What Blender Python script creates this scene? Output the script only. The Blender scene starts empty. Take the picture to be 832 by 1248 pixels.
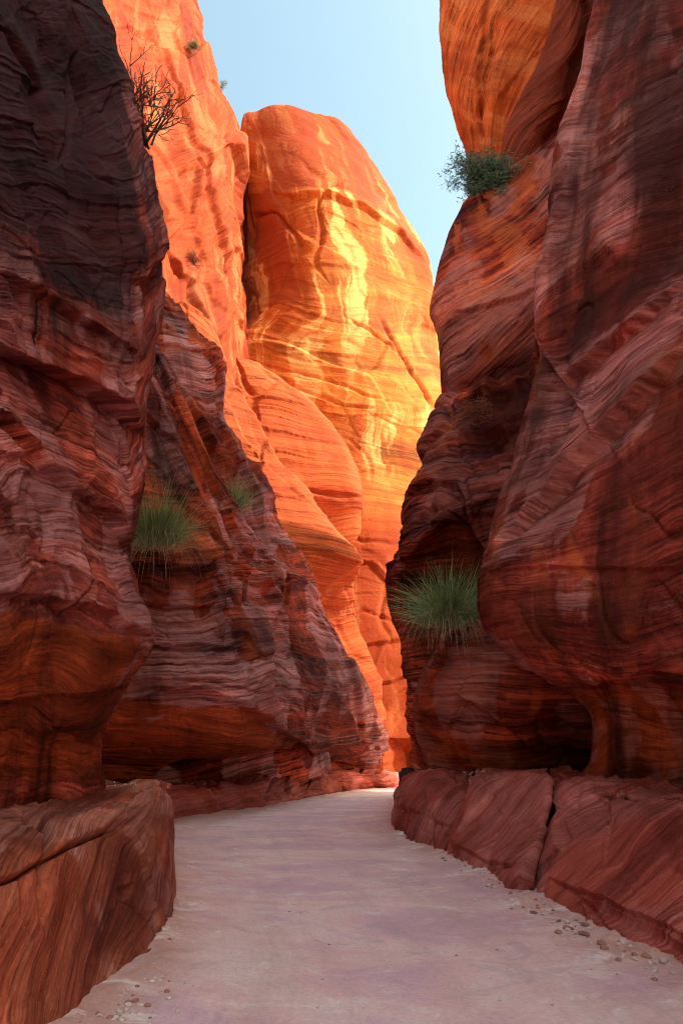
import bpy, math, random
import numpy as np
random.seed(7)
rng = np.random.default_rng(11)
SC = bpy.context.scene
COL = SC.collection
PITCH = math.radians(19.9); F = 832.0; CZ = 1.6
CP, SP = math.cos(PITCH), math.sin(PITCH)

# ---------------------------------------------------------------- camera maths
def W(px, py, Y):
    """world point at forward distance Y seen in direction (px, py) of the 832x1248 photograph"""
    a = (px-416)/F; b = -(py-624)/F
    d = np.array([a, CP-b*SP, SP+b*CP])
    return np.array([0, 0, CZ]) + d*(Y/d[1])
def gY(py):
    return CZ/math.tan(math.atan((py-624)/F)-PITCH)
def proj(P):
    x = P[:, 0]; y = P[:, 1]; z = P[:, 2]-CZ
    dep = np.maximum(y*CP+z*SP, .01); up = -y*SP+z*CP
    return 416+F*x/dep, 624-F*up/dep

# ---------------------------------------------------------------- noise
_perm = rng.permutation(256).astype(np.int32); _perm = np.concatenate([_perm, _perm, _perm])
_g = rng.normal(size=(256, 3)).astype(np.float32); _g /= np.linalg.norm(_g, axis=1)[:, None]
def perlin(x, y, z):
    x = np.asarray(x, np.float32); y = np.asarray(y, np.float32)+np.zeros_like(x); z = np.asarray(z, np.float32)+np.zeros_like(x)
    xi = np.floor(x); yi = np.floor(y); zi = np.floor(z)
    xf = x-xi; yf = y-yi; zf = z-zi
    xi = xi.astype(np.int32) & 255; yi = yi.astype(np.int32) & 255; zi = zi.astype(np.int32) & 255
    u = xf*xf*xf*(xf*(xf*6-15)+10); v = yf*yf*yf*(yf*(yf*6-15)+10); w = zf*zf*zf*(zf*(zf*6-15)+10)
    def c(i, j, k):
        h = _perm[_perm[_perm[xi+i]+yi+j]+zi+k]; g = _g[h]
        return g[:, 0]*(xf-i)+g[:, 1]*(yf-j)+g[:, 2]*(zf-k)
    x00 = c(0,0,0)*(1-u)+c(1,0,0)*u; x10 = c(0,1,0)*(1-u)+c(1,1,0)*u
    x01 = c(0,0,1)*(1-u)+c(1,0,1)*u; x11 = c(0,1,1)*(1-u)+c(1,1,1)*u
    return 1.6*((x00*(1-v)+x10*v)*(1-w)+(x01*(1-v)+x11*v)*w)
def fbm(x, y, z, o=4, g=.5):
    r = 0; a = 1.0
    for i in range(o):
        r = r+a*perlin(x, y, z); x = x*2.03+7.1; y = y*2.03+3.7; z = z*2.03+9.2; a *= g
    return r
def cellular(x, y, z, seed=0):
    """angular blocks: random height per rough cell and distance to the cell borders"""
    sh = np.stack([x, y, z], 1)
    base = np.floor(sh).astype(np.int32)
    f1 = np.full(len(x), 9., np.float32); f2 = f1.copy(); val = np.zeros(len(x), np.float32); rel = np.zeros((len(x), 3), np.float32); hh = np.zeros(len(x), np.int32)
    for i in (-1, 0, 1):
        for j in (-1, 0, 1):
            for k in (-1, 0, 1):
                c = base+np.array([i, j, k]); m = c & 255
                h = _perm[_perm[_perm[(m[:, 0]+seed) & 255]+m[:, 1]]+m[:, 2]]
                off = _g[h]*.42+.5
                d = np.linalg.norm(c+off-sh, axis=1).astype(np.float32)
                n1 = d < f1
                f2 = np.where(n1, f1, np.minimum(f2, d)); val = np.where(n1, h/255., val); rel = np.where(n1[:, None], sh-(c+off), rel); hh = np.where(n1, h, hh); f1 = np.where(n1, d, f1)
    return val, f2-f1, rel, hh

# ---------------------------------------------------------------- polyline relief features (real displacement)
def seg_dist(px, py, poly):
    best = np.full(px.shape, 1e9, np.float32); side = np.zeros(px.shape, np.float32); tt = np.zeros(px.shape, np.float32)
    n = len(poly)-1
    for i in range(n):
        ax, ay = poly[i]; bx, by = poly[i+1]
        dx, dy = bx-ax, by-ay; L = dx*dx+dy*dy
        t = np.clip(((px-ax)*dx+(py-ay)*dy)/L, 0, 1)
        d = np.hypot(px-ax-t*dx, py-ay-t*dy)
        m = d < best
        best = np.where(m, d, best); side = np.where(m, np.sign(dx*(py-ay)-dy*(px-ax)), side); tt = np.where(m, (i+t)/n, tt)
    return best, side, tt
def inside(px, py, poly):
    r = np.zeros(px.shape, bool); n = len(poly)
    for i in range(n):
        ax, ay = poly[i]; bx, by = poly[(i+1) % n]
        c = ((ay > py) != (by > py)) & (px < (bx-ax)*(py-ay)/((by-ay) or 1e-9)+ax)
        r ^= c
    return r
def features(P, feats, A):
    px, py = proj(P); dep = P[:, 1]*CP+(P[:, 2]-CZ)*SP
    unit = np.clip(dep, 2, 90)/F
    wob = 2.6*fbm(px/34., py/34., P[:, 1]*0, 3); wob2 = 2.6*fbm(px/31.+9, py/31.+4, P[:, 1]*0, 3)
    qx = px+wob; qy = py+wob2
    D = np.zeros(len(P), np.float32)
    for f in feats:
        k = f[0]; poly = f[1]
        if k == 'g':                                # groove: width, depth (photo pixels)
            d, s, t = seg_dist(qx, qy, poly); e = np.clip(np.minimum(t, 1-t)*8, .15, 1)
            D -= f[3]*e*np.exp(-(d/f[2])**2)
            if 3.5 <= f[3] and (f[2] <= 2.3 or f[3] > 15): A['varn_shade'] = A['varn_shade']+e*.95*np.exp(-(d/(f[2]*.75))**2)      # shade inside the crack, painted into the colour
        elif k == 'r':                              # rounded ridge
            d, s, t = seg_dist(qx, qy, poly); e = np.clip(np.minimum(t, 1-t)*5, .0, 1)
            D += f[3]*e*np.exp(-(d/f[2])**2)
        elif k == 's':                              # ledge: the side to the left of the line's direction (upper for left-to-right) stands out
            d, s, t = seg_dist(qx, qy, poly); e = np.clip(np.minimum(t, 1-t)*5+.05, .0, 1)
            up = np.exp(-d/f[2])*f[3]; dn = -np.exp(-d/f[4])*f[5]
            k2 = np.clip(.5-s*d/1.2*.5, 0, 1)
            D += e*(up*k2+dn*(1-k2))
        elif k == 'd':                              # dent: soft, depth
            d, s, t = seg_dist(qx, qy, poly+[poly[0]]); i = inside(qx, qy, poly)
            D -= f[3]*np.where(i, 1-np.exp(-d/f[2]), 0)
    return D*unit

# ---------------------------------------------------------------- lofted rock
def hermite(ctrl, knots, samples):
    """ctrl (n, ...), chord knots, non-uniform Catmull-Rom"""
    n = len(ctrl); m = np.zeros_like(ctrl)
    for i in range(n):
        if i == 0: m[i] = (ctrl[1]-ctrl[0])/(knots[1]-knots[0])
        elif i == n-1: m[i] = (ctrl[-1]-ctrl[-2])/(knots[-1]-knots[-2])
        else:
            d0 = (ctrl[i]-ctrl[i-1])/(knots[i]-knots[i-1]); d1 = (ctrl[i+1]-ctrl[i])/(knots[i+1]-knots[i])
            h0 = knots[i]-knots[i-1]; h1 = knots[i+1]-knots[i]
            m[i] = (d0*h1+d1*h0)/(h0+h1)
    out = []; kk = []
    for i in range(n-1):
        k = samples[i]; t = np.arange(k+(1 if i == n-2 else 0))/k
        h = knots[i+1]-knots[i]; t = t.reshape((-1,)+(1,)*(ctrl.ndim-1))
        out.append((2*t**3-3*t**2+1)*ctrl[i]+(t**3-2*t**2+t)*h*m[i]+(-2*t**3+3*t**2)*ctrl[i+1]+(t**3-t**2)*h*m[i+1])
        kk.append(knots[i]+t.reshape(-1)*h)
    return np.concatenate(out), np.concatenate(kk)

def grid_mesh(name, V, nv, nu, attrs, mat, parent=None, origin=None):
    me = bpy.data.meshes.new(name)
    idx = np.arange(nv*nu, dtype=np.int32).reshape(nv, nu)
    q = np.stack([idx[:-1, :-1], idx[1:, :-1], idx[1:, 1:], idx[:-1, 1:]], -1).reshape(-1)
    nf = len(q)//4
    if origin is None: origin = np.zeros(3)
    me.vertices.add(nv*nu); me.vertices.foreach_set('co', (V-origin).astype(np.float32).reshape(-1))
    me.loops.add(len(q)); me.loops.foreach_set('vertex_index', q)
    me.polygons.add(nf); me.polygons.foreach_set('loop_start', np.arange(nf, dtype=np.int32)*4)
    me.polygons.foreach_set('loop_total', np.full(nf, 4, np.int32))
    me.polygons.foreach_set('use_smooth', np.ones(nf, bool))
    for k, a in attrs.items():
        at = me.attributes.new(k, 'FLOAT', 'POINT'); at.data.foreach_set('value', a.astype(np.float32).reshape(-1))
    me.update(); me.validate()
    me.materials.append(mat)
    o = bpy.data.objects.new(name, me); COL.objects.link(o); o.location = origin
    if parent: o.parent = parent
    return o

def tag(o, label=None, cat=None, group=None, kind=None):
    if label: o['label'] = label
    if cat: o['category'] = cat
    if group: o['group'] = group
    if kind: o['kind'] = kind
    return o

def rock(name, label, cat, mat, rows, pre=(), post=(), up=(), down=((0, 0, -1.5),), feats=(), U=1., lump=1., strata=1., block=0., facet=0.,
         fold=.35, px_step=1.5, sfun=None, group=None, paint=()):
    """rows: lists of (px, py, Y), top to bottom. pre/post: ('w',dx,dy,dz) steps from the row's end (running outwards) or ('a',x,y) absolute."""
    R = []
    for row in rows:
        pts = [W(p[0], p[1], gY(p[1]) if len(p) < 3 else p[2]) for p in row]
        a = []; c = pts[0]
        for s in pre:
            c = c+np.array(s[1:]) if s[0] == 'w' else np.array([s[1], s[2], pts[0][2]]); a.append(c)
        b = []; c = pts[-1]
        for s in post:
            c = c+np.array(s[1:]) if s[0] == 'w' else np.array([s[1], s[2], pts[-1][2]]); b.append(c)
        R.append(np.array(a[::-1]+pts+b))
    np_, nq = len(pre), len(rows[0])
    rr = np.array(R)
    top = []; c = rr[0]
    for s in up: c = c+np.array(s); top.append(c)
    bot = []; c = rr[-1]
    for s in down: c = c+np.array(s); bot.append(c)
    n_up = len(top)
    rr = np.array(top[::-1]+list(rr)+bot)
    # sampling density from the photo size of each interval
    rp = np.array([[(p[0], p[1]) for p in row] for row in rows], float)
    us = [14]*(np_)+[int(np.clip(np.abs(rp[:, i+1]-rp[:, i]).max()/px_step, 6, 150)) for i in range(nq-1)]+[14]*len(post)
    if np_: us[np_-1] = 22
    if post: us[np_+nq-1] = 22
    vs = [12]*n_up+[int(np.clip(np.abs(rp[i+1]-rp[i])[:, 1].max()/px_step, 5, 150)) for i in range(len(rows)-1)]+[8]*len(down)
    ku = np.concatenate([[0], np.cumsum(np.linalg.norm(rr[:, 1:]-rr[:, :-1], axis=2).mean(0)+1e-3)])
    kv = np.concatenate([[0], np.cumsum(np.linalg.norm(rr[1:]-rr[:-1], axis=2)[:, np_:np_+nq].mean(1)+1e-3)])
    G, kks = hermite(rr, kv, vs)
    G2, kkt = hermite(np.swapaxes(G, 0, 1), ku, us)
    G = np.swapaxes(G2, 0, 1); nv, nu = G.shape[:2]
    s = np.repeat(kks[:, None], nu, 1); t = np.repeat(kkt[None], nv, 0)
    dv = np.gradient(G, axis=0); du = np.gradient(G, axis=1)
    N = np.cross(dv, du); N /= np.linalg.norm(N, axis=2)[:, :, None]+1e-9
    P = G.reshape(-1, 3); N = N.reshape(-1, 3); s = s.reshape(-1); t = t.reshape(-1)
    # make sure that normals look at the camera in the visible part
    mid = G[n_up and sum(vs[:n_up])+nv//3 or nv//3, sum(us[:np_])+sum(us[np_:np_+nq-1])//2]
    im = np.argmin(((P-mid)**2).sum(1))
    flipN = np.dot(N[im], np.array([0, 0, CZ])-P[im]) < 0
    if flipN: N = -N
    x, y, z = P.T/U
    off = (hash_name(label) % 97)*1.37
    s = s+fold*U*fbm(x/3.6+off, y/3.6, z/3.6, 2)+.035*U*fbm(x/.7+off, y/.7, z/.7, 2)
    if sfun is not None: s, t = sfun(s, t)
    su = s/U; tu = t/U
    big = fbm(x/2.6+off, y/2.6, z/2.6, 4)
    mask = np.clip(.55+.9*perlin(x/1.9+3+off, y/1.9, z/1.9), 0.05, 1.2)
    led = 0
    for fr, am in ((1.3, .075), (3.7, .034), (9.5, .013)):
        n = perlin(su*fr+off, tu*fr*.07, x*.15*fr*.3)
        saw = (su*fr*.8+.8*perlin(su*.6*fr, tu*.12*fr, off)) % 1.0
        led = led+am*(n*1.0+.75*(saw**4-.3))
    px0, py0 = proj(P); px0 = px0+6*fbm(px0/30, py0/30, x*0, 3); py0 = py0+6*fbm(px0/33+5, py0/28, x*0, 3)
    A = {'varn_shade': np.zeros(len(P)), 'fr': np.zeros(len(P)), 'cr': np.zeros(len(P)), 'sm': np.zeros(len(P))}  # masks: varnish with painted shade, painted bounce orange and gold, crust, smoothing
    for key, poly, soft, val in paint:
        d, _, _ = seg_dist(px0, py0, poly+[poly[0]]); i = inside(px0, py0, poly)
        A[key] = A[key]+val*np.clip(.5+np.where(i, d, -d)/soft*.5, 0, 1)
    D = lump*.13*U*big+strata*U*mask*led*(1-.85*np.clip(A['sm'], 0, 1))
    # narrow fractures
    rid = 1-np.abs(fbm(x/2.1+off+5, y/2.1, z/4.1, 3))
    D -= .10*U*np.clip(rid-.955, 0, 1)/.045*np.clip(perlin(x/2.7+9, y/2.7, z/2.7+off)*2, 0, 1)*.8
    if block:
        cv, ed, _, _ = cellular(su*1.5+.4*perlin(x, y, z)+off, tu*.75, (x+y)*.35)
        m2 = np.clip(perlin(x/2.2+off+31, y/2.2, z/2.2)*3+.4, 0, 1)
        D += block*U*m2*(.22*(cv-.5)-.07*np.exp(-(ed/.06)**2))
        cv, ed, _, _ = cellular(su*4.5+off, tu*2.2, (x+y)*1.)
        D += block*U*m2*(.055*(cv-.5)-.02*np.exp(-(ed/.08)**2))
    if facet:
        for sc_, am in ((.55, .20), (1.25, .07)):
            cv, ed, rel, hh = cellular(su*sc_+.25*perlin(x*.8, y*.8, z*.8), tu*sc_*.7, (x+y)*sc_*.3+off, 7)
            D += facet*am*U*((_g[hh]*rel).sum(1)*1.3)*np.clip(ed/.05, .3, 1)*(1-.7*np.clip(A['sm'], 0, 1))
    if feats: D = D+features(P, feats, A)
    P = P+N*D[:, None]
    # keep the crust mask as a property of the rock: weathered where the surface stands proud
    cr = np.clip(.44+1.2*fbm(x/1.4+off+50, y/1.4, z/2.2, 3)+A['cr'], 0, 1.3)
    g = int(np.argmin(P[:, 2])); org = np.array([P[:, 0].mean(), P[:, 1].mean(), max(0, P[:, 2].min())])
    o = grid_mesh(name, P, nv, nu, {'s': su, 't': tu, 'cr': cr, 'varn_shade': A['varn_shade'], 'fr': A['fr']}, mat, origin=org)
    tag(o, label, cat, group)
    return o
def hash_name(s):
    h = 5381
    for c in s: h = (h*33+ord(c)) & 0xffffffff
    return h

# ---------------------------------------------------------------- materials
class NT:
    def __init__(s, name):
        s.m = bpy.data.materials.new(name); s.m.use_nodes = True; s.t = s.m.node_tree; s.t.nodes.clear()
    def n(s, typ, **kw):
        nd = s.t.nodes.new(typ)
        for k, v in kw.items():
            if k in nd.inputs.keys() if isinstance(k, str) else False: nd.inputs[k].default_value = v
            else: setattr(nd, k, v)
        return nd
    def l(s, a, b): s.t.links.new(a, b)
    def val(s, sock, v):
        if isinstance(v, (int, float)): sock.default_value = v
        elif isinstance(v, tuple): sock.default_value = v if len(v) != 3 or sock.type == 'VECTOR' else v+(1,)
        else: s.l(v, sock)
    def math(s, op, a, b=0., c=None, clamp=False):
        nd = s.t.nodes.new('ShaderNodeMath'); nd.operation = op; nd.use_clamp = clamp
        s.val(nd.inputs[0], a); s.val(nd.inputs[1], b)
        if c is not None: s.val(nd.inputs[2], c)
        return nd.outputs[0]
    def comb(s, x, y, z):
        nd = s.t.nodes.new('ShaderNodeCombineXYZ')
        for i, v in enumerate((x, y, z)): s.val(nd.inputs[i], v)
        return nd.outputs[0]
    def noise(s, vec, scale, detail=3., rough=.55, dist=0.):
        nd = s.t.nodes.new('ShaderNodeTexNoise'); s.l(vec, nd.inputs['Vector'])
        nd.inputs['Scale'].default_value = scale; nd.inputs['Detail'].default_value = detail
        nd.inputs['Roughness'].default_value = rough; nd.inputs['Distortion'].default_value = dist
        return nd.outputs['Fac']
    def ramp(s, fac, stops, interp='LINEAR'):
        nd = s.t.nodes.new('ShaderNodeValToRGB'); cr = nd.color_ramp; cr.interpolation = interp
        while len(cr.elements) > 1: cr.elements.remove(cr.elements[-1])
        cr.elements[0].position = stops[0][0]
        c = stops[0][1]; cr.elements[0].color = (c, c, c, 1) if isinstance(c, (int, float)) else tuple(c)+(1,)
        for p, c in stops[1:]:
            e = cr.elements.new(p); e.color = (c, c, c, 1) if isinstance(c, (int, float)) else tuple(c)+(1,)
        s.l(fac, nd.inputs[0]); return nd.outputs[0]
    def mix(s, fac, a, b, typ='MIX'):
        nd = s.t.nodes.new('ShaderNodeMix'); nd.data_type = 'RGBA'; nd.blend_type = typ
        s.val(nd.inputs[0], fac); s.val(nd.inputs[6], a); s.val(nd.inputs[7], b)
        return nd.outputs[2]
    def attr(s, name):
        nd = s.t.nodes.new('ShaderNodeAttribute'); nd.attribute_name = name; return nd.outputs['Fac']
    def out(s, col, rough=.8, normal=None, spec=.3, trans=None):
        b = s.t.nodes.new('ShaderNodeBsdfPrincipled'); s.val(b.inputs['Base Color'], col)
        s.val(b.inputs['Roughness'], rough); b.inputs['Specular IOR Level'].default_value = spec
        if normal is not None: s.l(normal, b.inputs['Normal'])
        o = s.t.nodes.new('ShaderNodeOutputMaterial')
        s.l(b.outputs[0], o.inputs[0]); return s.m
    def bump(s, h, strength, dist, normal=None):
        nd = s.t.nodes.new('ShaderNodeBump'); s.val(nd.inputs['Height'], h)
        nd.inputs['Strength'].default_value = strength; nd.inputs['Distance'].default_value = dist
        if normal is not None: s.l(normal, nd.inputs['Normal'])
        return nd.outputs[0]

def rock_mat(name, bands, U=1., sk=1., streak=None, streak_amt=.5, crust=None, crust_amt=.6, varnish_shade=(.05, .02, .02), varnish_shade_amt=.5,
             fine=.5, rough=.85, bump=1., spec=.07, contrast=1., sfreq=1.5, mott=0., bounce_gold=None):
    T = NT(name)
    s = T.attr('s'); t = T.attr('t'); cr = T.attr('cr')
    geo = T.n('ShaderNodeNewGeometry'); P0 = geo.outputs['Position']
    sc = T.n('ShaderNodeVectorMath', operation='SCALE'); T.l(P0, sc.inputs[0]); sc.inputs[3].default_value = 1/U
    P = sc.outputs[0]
    wn = T.noise(P, 1.1, 4, .6); w = T.math('MULTIPLY', T.math('SUBTRACT', wn, .5), .12)
    s1 = T.math('ADD', s, w)
    vA = T.comb(T.math('MULTIPLY', s1, 1.0*sk), T.math('MULTIPLY', t, .06), T.math('MULTIPLY', wn, .4))
    A = T.noise(vA, 1.5, 6, .68)
    A = T.math('MULTIPLY_ADD', T.math('SUBTRACT', A, .5), 1.75*contrast, .5, clamp=True)
    n = len(bands)
    col = T.ramp(A, [((i+.5)/n, c) for i, c in enumerate(bands)])
    # fine laminae
    vB = T.comb(T.math('MULTIPLY', s1, 9.*sk), T.math('MULTIPLY', t, .22), T.math('MULTIPLY', wn, .8))
    B = T.noise(vB, 1.6, 4, .7)
    fB = T.ramp(B, [(.34, 1-1.1*fine), (.47, 1.), (.68, 1+.7*fine)])
    patch = T.ramp(T.noise(P, .45, 3, .6), [(.42, 0.05), (.58, 1.)])
    fB = T.mix(patch, (1., 1., 1.), fB)
    col = T.mix(1., col, fB, 'MULTIPLY')
    if bounce_gold:                                       # orange bounce light painted into the hollows; gold rock colour on the cliff
        ff = T.math('ADD', T.attr('fr'), T.math('MULTIPLY', T.math('SUBTRACT', T.noise(P, 1.7, 4, .6), .5), .8))
        fcol = T.ramp(T.noise(T.comb(T.math('MULTIPLY', s1, 2.6*sk), T.math('MULTIPLY', t, .12), T.math('MULTIPLY', wn, .6)), 1.6, 6, .7), [(.34, tuple(c*.35 for c in bounce_gold)), (.5, bounce_gold), (.66, tuple(min(.8, c*1.6) for c in bounce_gold))])
        fcol = T.mix(.8, fcol, T.mix(1., fcol, fB, 'MULTIPLY'))
        ffr = T.ramp(ff, [(.3, 0.), (.62, 1.)]); col = T.mix(ffr, col, fcol)
    if streak:
        vS = T.comb(T.math('MULTIPLY', T.math('ADD', t, T.math('MULTIPLY', w, 5.)), sfreq), T.math('MULTIPLY', s, .22), 3.)
        S = T.noise(vS, 1.0, 4, .6)
        brk = T.noise(T.comb(T.math('MULTIPLY', s1, .35), T.math('MULTIPLY', t, .05), 1.), 2.2, 3, .6)
        pm = T.math('MULTIPLY', T.ramp(S, [(.51, 0.), (.55, 1.)]), T.ramp(brk, [(.38, 0.), (.50, 1.)]))
        col = T.mix(T.math('MULTIPLY', pm, streak_amt), col, streak)
        rm = T.math('MULTIPLY', T.ramp(S, [(.40, 1.), (.46, 0.)]), T.ramp(brk, [(.40, 0.), (.52, 1.)]))
        col = T.mix(T.math('MULTIPLY', rm, streak_amt*.6), col, bands[0])
    vC = T.comb(T.math('MULTIPLY', s1, 26.*sk), T.math('MULTIPLY', t, .6), T.math('MULTIPLY', wn, 2.))
    C = T.noise(vC, 1.5, 3, .65)
    col = T.mix(1., col, T.mix(patch, T.ramp(C, [(.34, 1-.35*fine), (.66, 1+.3*fine)]), T.ramp(C, [(.36, 1-1.0*fine), (.5, 1.), (.66, 1+.6*fine)])), 'MULTIPLY')
    # weathered bloom
    if crust:
        ck = T.noise(P, 2.3, 5, .65, .6)
        cm = T.math('ADD', T.math('MULTIPLY', cr, .55), T.math('MULTIPLY', ck, .55))
        cm = T.ramp(cm, [(.50, 0.), (.585, 1.)])
        cm = T.math('MULTIPLY', cm, T.math('MULTIPLY', T.ramp(B, [(.42, .18), (.56, 1.)]), T.ramp(C, [(.38, .5), (.54, 1.)])))
        col = T.mix(T.math('MULTIPLY', cm, crust_amt), col, crust)
    if mott:                                        # broad stains: darker and paler beds
        mo = T.noise(T.comb(T.math('MULTIPLY', s1, .8), T.math('MULTIPLY', t, .28), T.math('MULTIPLY', wn, .5)), .8, 4, .6, .3)
        col = T.mix(mott, col, T.mix(1., col, T.ramp(mo, [(.36, (.34,.27,.28)), (.50, (.95,.92,.92)), (.62, (1.65,1.55,1.5))]), 'MULTIPLY'))
    # dark varnish running down, plus shade painted on recesses, cracks and a facet
    vV = T.comb(T.math('MULTIPLY', t, .75), T.math('MULTIPLY', s, .16), 8.)
    V = T.noise(vV, 1.4, 5, .62, .3); V2 = T.noise(P, .37, 3, .55)
    vm = T.math('MULTIPLY', T.ramp(V, [(.46, 0.), (.66, 1.)]), T.ramp(V2, [(.42, 0.), (.62, 1.)]))
    varn_shade = T.math('ADD', T.attr('varn_shade'), T.math('MULTIPLY', T.math('SUBTRACT', V, .5), 1.5))
    vm = T.math('MAXIMUM', vm, T.math('MULTIPLY', T.ramp(varn_shade, [(.35, 0.), (.8, 1.)]), 1.15), clamp=True)
    col = T.mix(T.math('MULTIPLY', vm, varnish_shade_amt), col, varnish_shade)
    g = T.noise(P, 26., 6, .75)
    col = T.mix(1., col, T.ramp(g, [(.3, .80), (.7, 1.18)]), 'MULTIPLY')
    # pale mineral specks
    sp = T.noise(P, 60., 1, .5)
    col = T.mix(T.ramp(sp, [(.76, 0.), (.80, .55)]), col, (.55, .38, .32))
    nrm = T.bump(A, .45*bump, .08*U)
    nrm = T.bump(B, .45*bump, .022*U, nrm)
    nrm = T.bump(C, .4*bump, .008*U, nrm)
    nrm = T.bump(T.noise(P, 5.5, 6, .6), .35*bump, .04*U, nrm)
    nrm = T.bump(g, .5*bump, .008*U, nrm)
    return T.out(col, T.ramp(g, [(.3, rough-.12), (.7, rough+.1)]), nrm, spec)

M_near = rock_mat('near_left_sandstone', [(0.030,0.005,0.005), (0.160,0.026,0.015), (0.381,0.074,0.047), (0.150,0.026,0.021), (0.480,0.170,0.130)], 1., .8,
                  crust=(.46,.20,.20), crust_amt=.75, varnish_shade=(.018,.007,.009), varnish_shade_amt=.92, contrast=1.5, bounce_gold=(.27,.050,.016), mott=.85)
M_bould = rock_mat('boulder_sandstone', [(0.144,0.027,0.014), (0.326,0.068,0.034), (0.480,0.129,0.068), (0.288,0.061,0.037), (0.442,0.143,0.095)], .9, .8,
                   crust=(.60,.27,.22), crust_amt=.8, varnish_shade=(.06,.018,.016), varnish_shade_amt=.6, fine=.28, contrast=.8, bump=1.5, mott=.9)
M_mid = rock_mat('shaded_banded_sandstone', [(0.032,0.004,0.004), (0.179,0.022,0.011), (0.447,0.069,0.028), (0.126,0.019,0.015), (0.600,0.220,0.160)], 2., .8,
                 streak=(0.483,0.087,0.028), streak_amt=.65, crust=(.60,.28,.27), crust_amt=.85, varnish_shade=(0.037,0.006,0.007), varnish_shade_amt=.85, fine=.75, contrast=1.6, bounce_gold=(.42,.082,.022), mott=.85)
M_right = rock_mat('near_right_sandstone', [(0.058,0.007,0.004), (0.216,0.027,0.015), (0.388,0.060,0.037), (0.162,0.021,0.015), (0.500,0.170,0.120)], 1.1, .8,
                   streak=(0.454,0.090,0.030), streak_amt=.4, crust=(.56,.23,.20), crust_amt=.75, varnish_shade=(.045,.011,.007), varnish_shade_amt=.84, contrast=1.5, bounce_gold=(.36,.072,.022), mott=.85)
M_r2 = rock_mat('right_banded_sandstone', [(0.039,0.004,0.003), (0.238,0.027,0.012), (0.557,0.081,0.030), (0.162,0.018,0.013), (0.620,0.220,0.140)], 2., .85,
                streak=(0.594,0.114,0.033), streak_amt=.65, crust=(.48,.18,.155), crust_amt=.65, varnish_shade=(0.043,0.006,0.005), varnish_shade_amt=.88, fine=.75, contrast=1.6, bounce_gold=(.42,.08,.02), mott=.85)
M_brown = rock_mat('dark_brown_sandstone', [(0.056,0.010,0.005), (0.112,0.019,0.009), (0.192,0.033,0.014), (0.096,0.017,0.010), (0.224,0.050,0.025)], 2., 1., fine=.6, varnish_shade=(0.040,0.008,0.005))
M_ledge = rock_mat('ledge_sandstone', [(0.178,0.024,0.015), (0.355,0.059,0.035), (0.498,0.104,0.069), (0.285,0.045,0.031), (0.593,0.160,0.125)], 1.1, 1.6,
                   crust=(0.640,0.201,0.166), crust_amt=.7, varnish_shade=(0.095,0.017,0.015), varnish_shade_amt=.6, fine=.32, contrast=.85, bump=1.2, mott=.6)
M_lit = rock_mat('orange_sandstone', [(0.186,0.018,0.003), (0.268,0.030,0.005), (0.350,0.053,0.010), (0.279,0.033,0.007), (0.412,0.092,0.028)], 5., .7,
                 streak=(0.432,0.107,0.034), streak_amt=.95, varnish_shade=(0.137,0.016,0.004), varnish_shade_amt=.85, fine=.3, rough=.85, spec=.15, contrast=1.15)
M_dome = rock_mat('golden_sandstone', [(0.254,0.034,0.004), (0.352,0.060,0.008), (0.408,0.090,0.011), (0.365,0.066,0.009), (0.463,0.141,0.035)], 5.5, .45,
                  streak=(.70,.31,.09), sfreq=2.6, streak_amt=.95, varnish_shade=(0.248,0.031,0.006), varnish_shade_amt=.85, fine=.22, rough=.85, spec=.15, bounce_gold=(0.479,0.127,0.020))
M_slab = rock_mat('red_orange_sandstone', [(0.259,0.034,0.008), (0.354,0.055,0.011), (0.422,0.077,0.017), (0.327,0.045,0.011), (0.491,0.127,0.041)], 4.5, 1.5,
                  streak=(0.531,0.172,0.055), streak_amt=.2, varnish_shade=(0.245,0.032,0.009), varnish_shade_amt=.4, fine=.4, rough=.85, spec=.15)
M_high = rock_mat('high_red_sandstone', [(0.200,0.022,0.005), (0.361,0.054,0.010), (0.468,0.090,0.019), (0.320,0.045,0.010), (0.562,0.172,0.054)], 3., .9,
                  streak=(0.548,0.156,0.044), streak_amt=.55, varnish_shade=(0.121,0.015,0.007), varnish_shade_amt=.45, fine=.5)

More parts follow.
